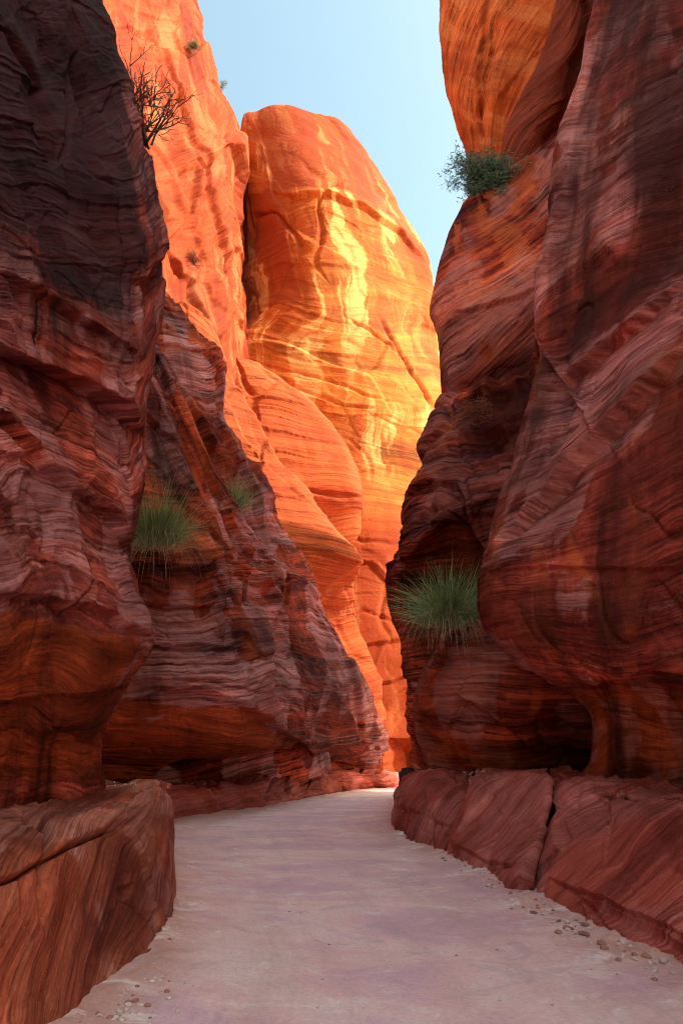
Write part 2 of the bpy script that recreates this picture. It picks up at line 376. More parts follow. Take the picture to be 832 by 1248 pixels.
# ---------------------------------------------------------------- rocks on the left
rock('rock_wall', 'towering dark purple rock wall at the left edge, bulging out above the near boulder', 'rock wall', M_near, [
    [(-20,-130,5.5),(30,-120,6.2),(60,-110,7),(85,-105,7.8),(105,-100,8.8)],
    [(-20,-60,5.2),(30,-30,6.2),(70,-10,7.2),(100,0,8),(125,0,9.2)],
    [(-20,60,5.2),(30,90,6.3),(80,105,7.4),(125,110,8.3),(163,100,9.6)],
    [(-20,170,5),(40,200,6.2),(95,215,7.2),(150,215,8.2),(182,200,9.7)],
    [(-20,270,5),(40,300,6.1),(100,320,7.1),(165,325,8.3),(205,310,9.8)],
    [(-20,350,4.9),(40,375,6.0),(100,410,7.0),(160,420,8.2),(205,372,9.6)],
    [(-20,395,5.0),(40,425,6.1),(100,465,7.1),(150,485,8.1),(190,440,9.4)],
    [(-20,470,5.3),(40,495,6.4),(100,520,7.4),(150,550,8.4),(179,505,9.5)],
    [(-20,560,4.9),(40,560,6.0),(100,585,7.1),(140,615,8.1),(166,590,9.3)],
    [(-20,620,4.7),(40,625,5.8),(95,645,6.9),(135,670,7.8),(160,650,9.1)],
    [(-20,690,4.6),(40,690,5.6),(90,700,6.6),(140,725,7.5),(173,720,8.7)],
    [(-20,760,4.6),(40,760,5.5),(95,765,6.5),(150,775,7.4),(200,780,8.4)],
    [(-20,810,4.8),(40,815,5.8),(90,820,6.8),(140,825,7.7),(182,828,8.7)],
    [(-20,870,5.4),(40,870,6.4),(80,875,7.4),(120,880,8.3),(152,870,9.2)],
    [(-20,930,6.0),(30,925,7.0),(65,925,7.9),(95,925,8.7),(127,920,9.6)],
    [(-20,975,6.2),(30,970,7.1),(65,968,8),(100,966,8.9),(134,962,9.8)]],
    pre=(('w',-.7,-1.6,.3),('a',-5.4,.2),('a',-12,-12)), post=(('w',-.5,.9,0),('w',-3,2.5,0),('w',-14,3,0)),
    paint=[('fr',[(-60,745),(60,748),(203,790),(150,860),(120,940),(-60,960)],16,.8),('varn_shade',[(-60,-200),(140,-200),(210,330),(150,390),(90,360),(-60,260)],60,1.),('varn_shade',[(-60,740),(60,745),(205,800),(150,900),(120,980),(-60,1000)],30,.35),('sm',[(-60,740),(60,745),(205,800),(150,900),(120,980),(-60,1000)],30,.8),('cr',[(-60,500),(60,580),(150,690),(190,770),(60,735),(-60,720)],30,.35),('cr',[(-60,740),(60,745),(205,800),(150,900),(120,980),(-60,1000)],20,-.8)],  # underside: bounce orange and undercut darkness are both painted in
    up=((-1,.2,3),(-4,0,3)), U=1., block=.2, facet=.35, strata=.62,
    feats=[('s',[(-30,402),(50,445),(100,462),(148,490),(172,530)],45,14,26,30),
           ('s',[(-30,480),(20,515),(75,572),(125,620),(162,672)],40,16,14,6),
           ('g',[(100,655),(115,690),(112,715),(75,757)],2.2,4),
           ('s',[(-30,722),(60,731),(112,737),(160,762),(205,785)],30,7,45,9),
           ('d',[(88,62),(118,120),(134,178),(108,182),(96,150)],10,26),
           ('d',[(20,90),(52,110),(75,200),(60,205),(30,160)],10,18),
           ('g',[(0,20),(45,110),(78,205)],4,6),('g',[(92,60),(84,130),(72,210)],3,6),
           ('g',[(98,205),(140,232),(150,300),(180,360)],3,4),
           ('s',[(-30,315),(40,352),(45,360),(100,395),(180,440)],30,5,14,8),
           ('g',[(45,360),(44,425)],2,4),('g',[(155,330),(150,420)],2.5,4),
           ('s',[(-30,860),(60,850),(120,840),(165,845)],30,5,20,7),
           ('g',[(40,860),(80,900),(130,915)],3,4)])

rock('boulder', 'smooth red sandstone boulder with a deep crack at the lower left corner', 'boulder', M_bould, [
    [(-60,975,7.5),(30,972,8),(90,968,9),(150,963,9.6),(183,962,10)],
    [(-60,998,5.5),(30,1000,6.2),(80,992,7.2),(150,974,8.3),(188,970,9.2)],
    [(-60,1012,4.95),(30,1010,5.5),(85,1000,6.3),(145,984,7.5),(197,982,8.6)],
    [(-60,1050,4.5),(30,1050,5.0),(85,1040,5.7),(148,1025,6.8),(203,1030,8.0)],
    [(-60,1130,4.3),(30,1120,4.8),(85,1110,5.5),(150,1100,6.4),(206,1115,7.6)],
    [(-60,1200,4.1),(20,1195,4.65),(80,1190,5.3),(140,1165,6.1),(198,1168,6.8)],
    [(-60,1370),(20,1300),(78,1262),(130,1226),(188,1183)]],
    pre=(('w',-.8,-.8,0),('w',-3,-1,0)), post=(('w',-.1,.9,0),('w',-1.2,1.6,0),('w',-4,1,0)),
    up=((-.1,1.2,0),), down=((0,0,-.5),), sfun=lambda s, t: (.5*s+.85*t, .85*s-.5*t), fold=.5, paint=[('cr',[(-60,960),(190,950),(205,990),(150,1000),(85,1018),(30,1030),(-60,1040)],10,.5),('varn_shade',[(60,1060),(110,1040),(130,1100),(60,1180),(-60,1300),(-60,1150)],30,.3)], U=.8, lump=.5, facet=.35, strata=.45, px_step=1.4,
    feats=[('g',[(22,1000),(46,1003),(60,1014),(62,1046),(57,1080),(54,1130)],5,24),
           ('s',[(-40,1090),(10,1072),(60,1045),(110,1018),(150,1000),(180,985)],40,3,12,6),
           ('g',[(-40,1086),(10,1072),(60,1045),(110,1020),(150,1000)],2.4,16),
           ('s',[(95,1110),(140,1075),(190,1050)],30,-3,30,3),
           ('g',[(150,1085),(165,1100),(180,1118),(203,1136)],1.6,3.5),
           ('d',[(150,1080),(168,1074),(170,1082),(155,1100)],3,8)])

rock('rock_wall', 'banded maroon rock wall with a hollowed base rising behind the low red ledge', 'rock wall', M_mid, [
    [(110,400,16),(150,410,16.8),(165,420,17.5),(175,428,18.2),(183,434,19),(190,440,20)],
    [(110,470,15.8),(150,475,16.5),(170,475,17.3),(190,480,18.2),(205,490,19.2),(222,495,20.5)],
    [(110,540,15.6),(155,535,16.3),(180,530,17.3),(205,535,18.5),(230,545,19.8),(250,555,21.5)],
    [(110,600,15.6),(160,600,16.5),(195,600,17.6),(230,605,19),(262,615,20.7),(283,622,23)],
    [(110,660,15.5),(165,665,16.6),(210,660,18),(250,660,19.6),(285,660,21.5),(325,675,26)],
    [(110,690,15.6),(165,695,16.8),(220,695,18.6),(270,695,20.6),(320,700,24),(385,712,31)],
    [(110,740,15.6),(165,745,16.9),(225,745,18.8),(280,745,21),(340,750,25.5),(408,755,33)],
    [(110,800,15.5),(165,805,16.8),(230,800,18.6),(290,800,21),(355,805,26),(430,800,35)],
    [(110,850,15.6),(165,855,16.7),(230,850,18.4),(300,850,21.2),(370,850,27),(450,845,37)],
    [(110,880,17),(165,875,18.3),(235,880,20.3),(310,895,23),(380,895,29.5),(465,885,39)],
    [(110,915,21),(165,915,22.5),(235,918,25),(310,918,28),(385,918,34),(472,910,41.5)],
    [(110,945,23),(165,948,25),(235,946,28),(310,943,32),(390,937,38),(466,934,44)]],
    pre=(('w',-4,-.5,0),('w',-8,1,0)), post=(('w',-.6,2.5,0),('w',-6,6,0),('w',-20,6,0)), lump=.8,
    up=((-3,2,1),(-8,3,0)), U=2., paint=[('fr',[(100,862),(200,845),(300,865),(400,925),(440,940),(470,960),(100,960)],10,.85),('fr',[(300,740),(330,760),(326,830),(300,810)],10,.6),('fr',[(165,600),(200,640),(285,650),(285,685),(165,690)],12,.6),('sm',[(100,860),(200,845),(300,865),(400,925),(470,945),(100,960)],14,1.),('cr',[(100,860),(200,845),(300,865),(400,925),(470,945),(100,960)],14,-.9),('cr',[(150,790),(300,810),(350,830),(340,890),(300,862),(150,855)],10,1.1),('sm',[(150,790),(300,810),(350,830),(340,890),(300,862),(150,855)],14,.5),('varn_shade',[(300,690),(345,735),(330,840),(290,800)],12,.5),('varn_shade',[(165,600),(285,640),(285,680),(165,690)],12,.3)], block=.12, facet=.5, strata=.6,  # orange in the hollows is painted bounce light
    feats=[('s',[(160,655),(210,692),(262,688),(290,665)],30,8,22,12),
           ('g',[(165,690),(250,692),(285,672)],3,5),
           ('s',[(250,560),(285,640),(300,668)],18,4,14,6),
           ('s',[(345,905),(326,850),(322,800),(330,760),(348,728),(312,685)],30,8,26,10),
           ('d',[(312,690),(346,728),(334,745),(298,738)],6,16),
           ('s',[(150,862),(200,838),(250,842),(300,862),(345,892),(400,925),(440,935)],28,7,34,10),
           ('s',[(440,905),(425,870),(400,830),(390,780)],22,6,20,6),
           ('g',[(283,622),(300,660),(296,700),(278,745),(276,800)],2.5,4),
           ('s',[(150,735),(220,738),(300,742)],14,3,10,4),('s',[(150,790),(240,786),(310,795)],14,3,10,4),
           ('g',[(180,830),(250,832),(330,850)],2,3)])

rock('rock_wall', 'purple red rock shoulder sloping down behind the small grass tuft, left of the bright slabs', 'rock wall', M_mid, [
    [(150,330,26),(175,340,26.5),(190,350,27),(200,358,27.5),(208,366,28)],
    [(150,400,25),(180,400,25.8),(205,405,26.6),(230,410,27.4),(250,415,28.5)],
    [(150,450,24.5),(185,455,25.3),(215,460,26.2),(250,465,27.4),(273,448,28.8)],
    [(150,520,24),(190,520,24.8),(225,525,26),(258,530,27.3),(281,520,29)],
    [(150,580,24),(200,580,24.8),(240,585,25.8),(275,585,27.2),(318,572,30)],
    [(150,640,24),(205,640,24.8),(250,645,26),(295,645,27.7),(345,640,31)],
    [(150,700,24),(220,700,25),(270,705,26.4),(325,700,28.5),(378,695,32)],
    [(150,780,25),(230,780,26),(290,780,27.5),(350,780,30),(405,780,34)]],
    pre=(('w',-4,0,0),('w',-8,1,0)), post=(('w',-.5,1.5,0),('w',-5,5,0),('w',-20,5,0)),
    up=((-4,1,2),(-12,2,0)), down=((0,0,-6),), U=2.4, block=.2, facet=.4, strata=.7,
    feats=[('s',[(190,420),(230,500),(262,560)],20,6,20,8),
           ('d',[(262,445),(272,450),(275,515),(264,490)],4,12),
           ('s',[(270,520),(292,565),(312,600),(322,650)],12,5,14,6),
           ('d',[(292,530),(312,555),(318,590),(300,575)],5,12)])

rock('rock_ledge', 'low red rock ledge running along the left edge of the path below the hollowed wall', 'rock ledge', M_ledge, [
    [(140,952,24),(200,955,26),(260,952,28.5),(320,947,32),(380,940,37),(430,938,42),(478,940,47)],
    [(140,966,20.5),(200,964,22.3),(260,959,25),(320,951,29),(380,942,34.5),(430,940,40),(482,942,46)],
    [(140,978,19),(205,972,20.8),(262,967,23.5),(322,957,27.8),(382,948,33.5),(432,944,39.5),(486,945,45.5)],
    [(140,1000,18),(205,990,19.8),(262,982,22.6),(322,971,26.8),(382,960,32.5),(432,952,38.8),(489,951,44.5)],
    [(140,1014),(200,1004),(262,994),(325,984),(385,972),(440,963),(490,959)]],
    pre=(('w',-3,0,0),), post=(('w',.5,1.5,0),('w',.5,5,0)), up=((0,2,.2),(-1,2,-.5)), down=((0,0,-.6),), U=1.6, lump=1.1, strata=1.2, block=.8, px_step=1.3,
    feats=[('g',[(250,960),(262,975),(275,992)],2,3),('g',[(330,950),(322,968),(330,984)],2,3),('g',[(395,944),(402,958)],1.6,2.5),
           ('s',[(190,990),(260,982),(330,966),(400,950)],8,2,6,2)])

rock('cliff', 'sunlit orange cliff with a sloping skyline at upper left, behind the leafless bush', 'cliff', M_lit, [
    [(60,-150,34),(120,-130,38),(165,-110,42),(195,-95,46),(215,-80,50)],
    [(80,-30,34),(130,-20,38),(175,-5,42),(205,0,46),(232,0,50)],
    [(90,80,34),(145,85,38),(190,95,42.5),(230,100,46.5),(264,98,50)],
    [(100,150,34),(155,160,38),(205,165,42),(250,165,46.5),(292,140,51)],
    [(110,220,34),(165,225,38),(215,230,42.4),(255,230,46),(289,225,51)],
    [(120,300,34),(175,300,38),(220,305,42.4),(260,310,46),(292,300,51)],
    [(130,360,34),(185,365,38),(225,370,42),(262,375,46),(300,350,51)],
    [(130,430,34),(195,430,38),(235,435,42),(268,430,46),(298,400,51)],
    [(130,520,34),(210,530,38),(245,525,42),(275,520,46),(300,500,52)]],
    pre=(('w',-5,-2,0),('w',-15,0,0)), post=(('w',.2,2.5,0),('w',-3,8,0),('w',-25,10,0)),
    up=((-2,1,10),(-6,1,12)), down=((0,0,-12),(0,0,-14)), U=5., lump=.8, strata=.5, block=.1, facet=.8, fold=.3,
    feats=[('s',[(300,395),(285,330),(262,250),(250,200),(226,120),(180,20)][::-1],24,5,12,6),
           ('r',[(195,60),(225,150),(252,215),(238,250),(212,290)],12,8),
           ('g',[(215,100),(222,160),(216,220)],10,10),
           ('s',[(206,300),(230,330),(240,370),(262,420)],20,6,12,7),
           ('g',[(265,150),(258,220),(240,300),(225,340)],5,5),
           ('g',[(284,200),(270,280),(262,340),(255,400)],4,4),
           ('s',[(185,320),(215,280),(250,225)],16,4,16,6)])

rock('cliff', 'tall golden rounded cliff standing in full sun at the centre of the gap', 'cliff', M_dome, [
    [(297,146,58.5),(316,136,57.6),(345,131,57.3),(385,141,58),(415,155,60)],
    [(291,175,57.5),(320,168,56),(360,168,55.2),(412,178,57),(455,200,61)],
    [(289,208,59),(327,206,55.3),(370,208,54.3),(428,222,56),(485,245,61)],
    [(288,245,60),(338,240,55),(382,240,54),(440,257,55.5),(507,285,61)],
    [(290,290,61),(352,285,54.8),(395,285,54),(455,300,56),(527,335,61)],
    [(298,335,61),(364,330,54.5),(410,335,54),(465,350,56),(534,380,61)],
    [(300,385,60),(370,375,54),(415,385,53.8),(470,400,55.5),(539,430,61)],
    [(285,415,56),(340,412,54),(410,432,53.5),(475,450,55),(544,480,60)],
    [(270,450,56),(335,470,54),(405,490,53.5),(470,505,54.5),(548,520,59)],
    [(270,540,56),(335,550,54),(405,560,53.5),(470,570,54),(552,580,58)],
    [(270,640,54),(340,630,52.5),(410,620,52),(470,625,52),(557,640,55)],
    [(280,720,51),(350,710,50),(415,700,49.5),(475,700,49.5),(562,710,52)],
    [(290,800,48.5),(360,790,48),(420,780,47.5),(480,780,47.5),(567,790,49)],
    [(300,870,47),(370,865,46.5),(425,865,46),(485,865,46),(572,870,47)],
    [(300,915,47),(370,912,46),(430,908,45.3),(490,905,45),(576,908,45.5)],
    [(300,930,47.5),(370,930,47),(430,928,46.5),(490,925,46.2),(578,928,46.5)],
    [(300,950,47.5),(370,950,47),(430,950,46.5),(490,950,46),(580,950,46)]],
    pre=(('w',-.4,2.5,0),('w',-2,10,0)), post=(('w',.1,5,0),('w',1,14,0),('w',24,6,-24)),
    up=((0,4,.8),(0,8,-3)), down=((0,0,-2),), U=5.5, facet=.3, paint=[('fr',[(372,380),(400,250),(470,270),(530,360),(560,500),(560,640),(440,620),(430,540),(300,455),(290,430),(340,405)],40,.75),('varn_shade',[(280,120),(420,120),(520,330),(470,268),(440,247),(400,236),(360,238),(330,232)],10,.8),('sm',[(280,120),(420,120),(520,330),(470,268),(440,247),(400,236),(360,238),(330,232)],12,.9),('varn_shade',[(285,240),(330,232),(354,262),(372,372),(290,402)],5,.75),('varn_shade',[(290,640),(580,620),(580,960),(290,960)],40,.8),('sm',[(250,470),(560,480),(560,640),(250,640)],40,.6)], lump=.8, strata=.42, fold=.6, px_step=1.4,  # left facet painted darker as the side turned from the sun
    feats=[('s',[(372,374),(362,330),(356,300),(350,262),(330,230),(322,180),(308,145)],22,1,22,2),
           ('s',[(330,232),(360,240),(400,238),(440,252),(490,285),(520,320)],22,4,26,4),
           ('s',[(288,405),(330,398),(372,374)],14,3,16,-4),
           ('g',[(278,432),(340,452),(400,464),(440,480),(500,495)],1.6,2.4),('g',[(285,442),(350,470),(420,495),(470,500)],1.4,2),
           ('g',[(460,380),(488,430),(512,465),(530,500)],2.2,4),('g',[(420,385),(470,415),(500,445)],1.6,3),
           ('g',[(395,640),(440,655),(500,660)],3,3),
           ('s',[(350,770),(430,790),(520,765)],14,2,14,2.5),('s',[(350,830),(430,840),(520,815)],14,2,12,2.5),
           ('g',[(410,760),(440,740),(500,760)],3,2.5),
           ('g',[(300,150),(296,240),(300,330),(302,400)],3,6)])

rock('rock_slab', 'rounded red orange slab in front of the golden cliff, the farther of two leaning slabs', 'rock slab', M_slab, [
    [(230,410,50),(255,425,50),(275,432,50),(290,438,50.3),(305,442,51)],
    [(230,450,49),(270,455,48.6),(305,458,48.6),(335,465,49.2),(362,478,50.5)],
    [(230,500,48.5),(280,500,48),(325,500,48),(368,508,48.8),(402,518,50)],
    [(230,550,48),(285,550,47.4),(335,550,47.4),(385,552,48.2),(427,558,49.7)],
    [(230,600,48),(290,600,47.2),(345,600,47.2),(395,598,48),(438,600,49.5)],
    [(230,645,48.5),(290,645,48.2),(345,642,48.6),(395,638,49.4),(436,634,51)],
    [(230,700,49.5),(290,700,49.6),(345,700,50),(395,695,51),(440,690,52.5)]],
    pre=(('w',-4,0,0),), post=(('w',.1,1.5,0),('w',-1,6,0)), up=((0,2,.5),(0,5,0)), down=((0,0,-6),(0,0,-9)), U=4.5, lump=.4, strata=.7, px_step=1.4,
    feats=[('g',[(320,604),(380,600),(440,606)],2.5,5)])
rock('rock_slab', 'nearer leaning orange slab ending in a blunt tip above the banded wall', 'rock slab', M_slab, [
    [(200,350,40),(215,365,40),(230,378,40.3),(240,386,40.7),(250,396,41.2)],
    [(215,430,39.5),(243,435,39.5),(260,440,39.8),(275,446,40.2),(290,462,41)],
    [(220,500,39),(255,505,39),(280,510,39.3),(305,518,40),(330,528,41)],
    [(220,570,38.5),(270,575,38.5),(305,578,38.9),(340,585,39.7),(370,590,41)],
    [(220,630,38),(280,632,38),(325,635,38.5),(370,642,39.5),(410,648,41)],
    [(220,680,38),(290,680,37.8),(345,680,38.2),(395,680,39.4),(439,686,41)],
    [(220,720,38.6),(300,718,38.8),(350,716,39.8),(392,714,41.4),(428,712,43)],
    [(220,790,40),(320,780,41.5),(370,775,43),(405,770,44.5),(434,762,46.2)],
    [(260,860,42),(350,860,43.5),(400,850,44.8),(435,845,45.4),(462,838,46.6)],
    [(300,930,43.5),(380,930,44.5),(430,925,45),(465,920,45.3),(492,915,46.4)]],
    pre=(('w',-4,0,0),), post=(('w',-.3,1.5,0),('w',-3,5,0)), up=((-1,1,1),(-3,3,0)), down=((0,0,-3),), U=3.8, facet=.4, lump=.5, strata=.7, px_step=1.4,
    feats=[('s',[(290,600),(340,640),(395,676),(440,690)],18,-2,20,2)])

# ---------------------------------------------------------------- rocks on the right
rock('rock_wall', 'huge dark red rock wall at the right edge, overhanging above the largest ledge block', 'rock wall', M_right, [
    [(760,-130,12),(790,-125,10.5),(830,-120,9.3),(870,-110,8.5)],
    [(724,0,12.5),(760,-15,11),(800,-30,9.8),(860,-50,8.6)],
    [(702,92,12.8),(745,70,11.3),(795,40,9.9),(860,10,8.6)],
    [(678,180,13),(725,160,11.5),(785,130,10),(860,90,8.6)],
    [(665,275,13.2),(715,250,11.8),(780,215,10.1),(860,170,8.5)],
    [(652,345,13.4),(705,325,12),(775,285,10.3),(860,240,8.6)],
    [(653,420,13.4),(700,410,12.2),(770,350,10.5),(860,300,8.6)],
    [(645,480,13.2),(695,470,12.2),(765,415,10.2),(860,350,8.4)],
    [(628,560,12.9),(690,520,11.6),(760,465,10),(860,400,8.3)],
    [(604,640,12.5),(670,590,11.2),(755,540,9.6),(860,490,8)],
    [(584,695,12.2),(660,670,10.8),(755,645,9.2),(860,630,7.8)],
    [(597,770,12.2),(665,765,10.8),(755,755,9.2),(860,750,7.8)],
    [(640,812,12.1),(695,815,10.9),(770,815,9.3),(860,812,7.9)],
    [(692,842,12.6),(735,842,11.6),(790,838,10.3),(860,832,8.9)],
    [(722,880,13.2),(750,882,12.3),(800,885,11),(860,885,9.8)],
    [(722,930,13.5),(755,925,12.4),(805,925,11),(860,925,10)],
    [(705,955,13.6),(755,955,12.2),(805,955,10.8),(860,958,9.6)]],
    pre=(('w',.5,1.4,0),('w',3,3.5,0),('w',14,3.5,0)), post=(('w',.5,-2,.3),('a',5.8,1),('a',13,-12)),
    up=((1.5,0,8),(3,0,26)), U=1.1, facet=.2, paint=[('fr',[(640,822),(700,842),(880,838),(880,960),(690,960),(720,900)],8,.75),('fr',[(690,640),(715,690),(745,740),(740,760),(715,730),(690,680)],8,.8),('fr',[(600,730),(640,720),(700,780),(690,810),(640,800)],14,.5),('varn_shade',[(760,-300),(720,0),(650,340),(652,410),(685,462),(720,438),(775,392),(860,318),(900,-300)],30,.68),('sm',[(760,-300),(720,0),(650,340),(652,410),(685,462),(720,438),(775,392),(860,318),(900,-300)],20,.55),('varn_shade',[(740,545),(800,480),(880,420),(880,830),(650,800),(595,715),(690,690),(700,640)],20,.62),('sm',[(740,545),(800,480),(880,420),(880,830),(650,800),(595,715),(690,690),(700,640)],30,.5),('cr',[(740,545),(800,480),(880,420),(880,830),(650,800),(595,715),(690,690),(700,640)],20,-.6),('sm',[(640,830),(880,830),(880,960),(700,960)],20,.8),('cr',[(590,670),(650,470),(680,470),(830,345),(870,400),(720,545),(690,640),(600,700)],14,.75),('sm',[(590,670),(650,470),(680,470),(830,345),(870,400),(720,545),(690,640),(600,700)],20,.4)], lump=.7, strata=.5, block=.0, fold=.4,  # unseen top raised to block the sun; under-lip orange is painted bounce light
    feats=[('s',[(648,392),(665,435),(686,466),(722,438),(775,392),(850,322)],40,12,30,10),
           ('s',[(596,668),(655,610),(735,535),(785,478),(850,415)],26,12,40,18),
           ('s',[(600,695),(660,690),(760,694),(850,690)],30,2,40,4),
           ('s',[(625,810),(690,832),(760,824),(800,815),(860,818)],30,7,30,10),
           ('g',[(612,655),(640,618),(700,575)],5,6),('g',[(640,590),(700,520),(760,440)],5,5),
           ('g',[(700,370),(716,330),(745,300)],5,8),('r',[(690,180),(720,260),(760,330)],14,5)])

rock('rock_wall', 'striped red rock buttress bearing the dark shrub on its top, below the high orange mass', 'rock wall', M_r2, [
    [(575,245,21),(595,232,20.3),(625,205,19.6),(665,170,18.8),(720,125,18)],
    [(560,268,21),(585,262,19.8),(620,245,19),(665,215,18.2),(720,180,17.5)],
    [(545,310,21),(575,305,19.6),(615,290,18.7),(660,270,18),(720,240,17.3)],
    [(537,355,21),(570,350,19.5),(610,340,18.6),(655,325,17.9),(720,300,17.2)],
    [(536,410,21),(568,405,19.6),(608,395,18.7),(650,380,18),(720,360,17.3)],
    [(538,460,21.2),(570,455,20.1),(608,440,19.3),(648,425,18.6),(720,400,17.6)],
    [(543,492,21.6),(572,482,20.9),(605,465,20.2),(640,450,19.4),(720,430,18)],
    [(552,530,22.5),(580,520,22),(610,505,21.4),(645,490,20.6),(720,480,19)]],
    pre=(('w',.4,1.8,0),('w',3,4,0),('w',14,4,0)), post=(('w',4,-1,0),), up=((.8,1.6,.5),(6,3,0),(3,0,16)), down=((1,1,-3),(2,1,-6)), paint=[('fr',[(545,340),(580,330),(620,400),(600,470),(560,490),(575,420)],10,.45),('fr',[(560,250),(600,240),(600,300),(570,300)],10,.4)], sfun=lambda s, t: (.9*s+.45*t, .9*t-.45*s), U=2., facet=.2, strata=.6,  # hidden rise behind the top added to block the sun
    feats=[('s',[(535,405),(560,380),(600,372),(660,345)],20,4,14,5)])

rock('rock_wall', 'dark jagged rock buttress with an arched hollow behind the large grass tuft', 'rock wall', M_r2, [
    [(541,487,21.5),(565,478,20.5),(595,465,19.8),(630,445,19.2),(700,410,18.5)],
    [(517,535,21),(550,520,19.8),(590,505,19),(630,490,18.3),(700,470,17.7)],
    [(504,595,20.6),(545,585,19),(590,575,18.2),(630,565,17.6),(700,550,17)],
    [(487,640,20.3),(530,625,18.6),(580,605,17.8),(625,595,17.3),(700,580,16.7)],
    [(474,685,20.3),(515,680,19.6),(570,665,18.6),(620,650,18),(700,640,17)],
    [(474,735,20.5),(510,735,20),(565,730,19),(615,720,18.2),(700,710,17)],
    [(488,790,20.8),(520,790,20.2),(570,790,19.3),(620,785,18.5),(700,780,17.5)],
    [(499,845,21),(530,845,20.5),(580,845,19.6),(630,845,19),(700,845,18)],
    [(506,900,21.5),(540,900,21),(590,900,20),(640,900,19.5),(700,900,18.5)],
    [(512,950,21.5),(545,950,21),(590,950,20),(640,950,19.5),(700,950,18.5)]],
    pre=(('w',.4,1.8,0),('w',3,4,0),('w',14,4,0)), post=(('w',4,-1,0),), up=((.5,1.5,.3),(3,3,0)), paint=[('fr',[(520,600),(545,590),(600,620),(600,650),(560,640)],10,.4),('fr',[(540,640),(590,700),(600,720),(560,740),(520,680)],14,.7),('varn_shade',[(480,700),(508,662),(538,618),(560,632),(590,668),(604,690),(604,790),(560,800),(500,820),(482,750)],10,.55),('varn_shade',[(540,500),(600,430),(660,430),(650,560),(560,565)],14,.6),  # dark of the arch and upper recess is shade painted in
          ('sm',[(484,700),(508,662),(538,622),(560,632),(590,668),(604,690),(604,790),(500,800),(486,750)],10,1.),('cr',[(474,690),(490,630),(510,560),(545,560),(540,600),(505,655)],8,.4)], U=2., block=.7, facet=.5, strata=1.,
    feats=[('d',[(484,700),(508,662),(538,612),(560,632),(590,668),(604,690),(604,770),(560,790),(500,800),(488,750)],9,60),
           ('s',[(560,572),(600,566),(650,560)],20,5,10,8),('d',[(600,455),(650,430),(650,515),(606,500),(590,480)],8,22),
           ('d',[(545,545),(600,520),(640,530),(638,560),(560,570),(540,570)],8,14),
           ('s',[(490,640),(530,612),(545,588)],14,4,12,6),('g',[(560,575),(580,640),(600,700)],4,6)])

rock('boulder', 'rounded striped boulder bulge beneath the large grass tuft, behind the ledge blocks', 'boulder', M_r2, [
    [(575,735,18),(595,732,17),(620,730,16.3),(660,728,15.6),(730,725,15)],
    [(538,775,18.2),(565,772,16.8),(605,770,15.9),(660,768,15.2),(730,765,14.6)],
    [(514,812,18.3),(550,812,16.6),(600,812,15.6),(660,812,14.9),(730,812,14.4)],
    [(502,850,18.3),(545,852,16.5),(600,855,15.4),(660,858,14.7),(730,860,14.2)],
    [(503,885,18.4),(548,892,16.8),(605,898,15.8),(660,902,15.2),(730,905,14.8)],
    [(515,915,18.6),(560,920,17.4),(610,925,16.6),(665,925,16),(730,925,15.6)],
    [(528,945,18.6),(570,948,17.6),(615,950,16.9),(670,950,16.4),(730,950,16)]],
    pre=(('w',.3,1.5,0),('w',2,3,0),('w',10,3,0)), post=(('w',4,-.5,0),), up=((.4,1.3,.3),(2,3,0)), U=1.7, lump=.6, strata=.5, paint=[('fr',[(500,880),(540,900),(560,950),(500,960)],8,.7),('fr',[(560,870),(640,890),(700,940),(560,950)],14,.5),('varn_shade',[(600,860),(730,860),(730,950),(620,950)],20,.5)],  # orange along the lower part is painted bounce light
    feats=[('s',[(540,905),(553,875),(560,850),(600,870),(640,900),(660,945)],20,5,24,9),
           ('s',[(510,815),(560,800),(640,815),(700,845)],16,2,12,3)])

rock('cliff', 'high orange rock mass hanging against the sky at the upper right', 'cliff', M_high, [
    [(530,-130,31),(565,-125,29.5),(610,-120,28.5),(665,-110,27.8),(740,-100,27)],
    [(535,0,31),(570,0,29.5),(615,0,28.5),(670,0,27.8),(740,0,27)],
    [(539,80,31),(572,78,29.5),(612,75,28.6),(668,70,28),(740,60,27)],
    [(554,145,31),(580,143,29.8),(612,138,29),(665,130,28.2),(740,120,27.2)],
    [(572,192,31.2),(590,188,30.2),(615,182,29.5),(660,175,28.6),(740,160,27.5)],
    [(584,215,31.8),(597,212,31),(620,210,30),(660,205,29),(740,195,28)],
    [(592,260,32.2),(610,258,31.5),(630,255,30.5),(665,250,29.5),(740,240,28.5)]],
    pre=(('w',.3,1,0),('w',4,.5,0),('w',12,-2,0)), post=(('w',5,-1,0),('w',9,-6,0)), up=((.5,0,8),(2,0,8)), down=((1,1,-14),(0,0,-22)), sfun=lambda s, t: (.3*s+.95*t, .95*s-.3*t), fold=.6, U=3., block=.3, strata=1.,  # unseen right end extended to keep sun off the left shoulder
    feats=[('g',[(600,-40),(588,60),(582,130),(592,180)],3,7),('r',[(620,0),(606,80),(600,150)],10,5),
           ('s',[(575,150),(590,100),(600,40)],16,4,12,5)])
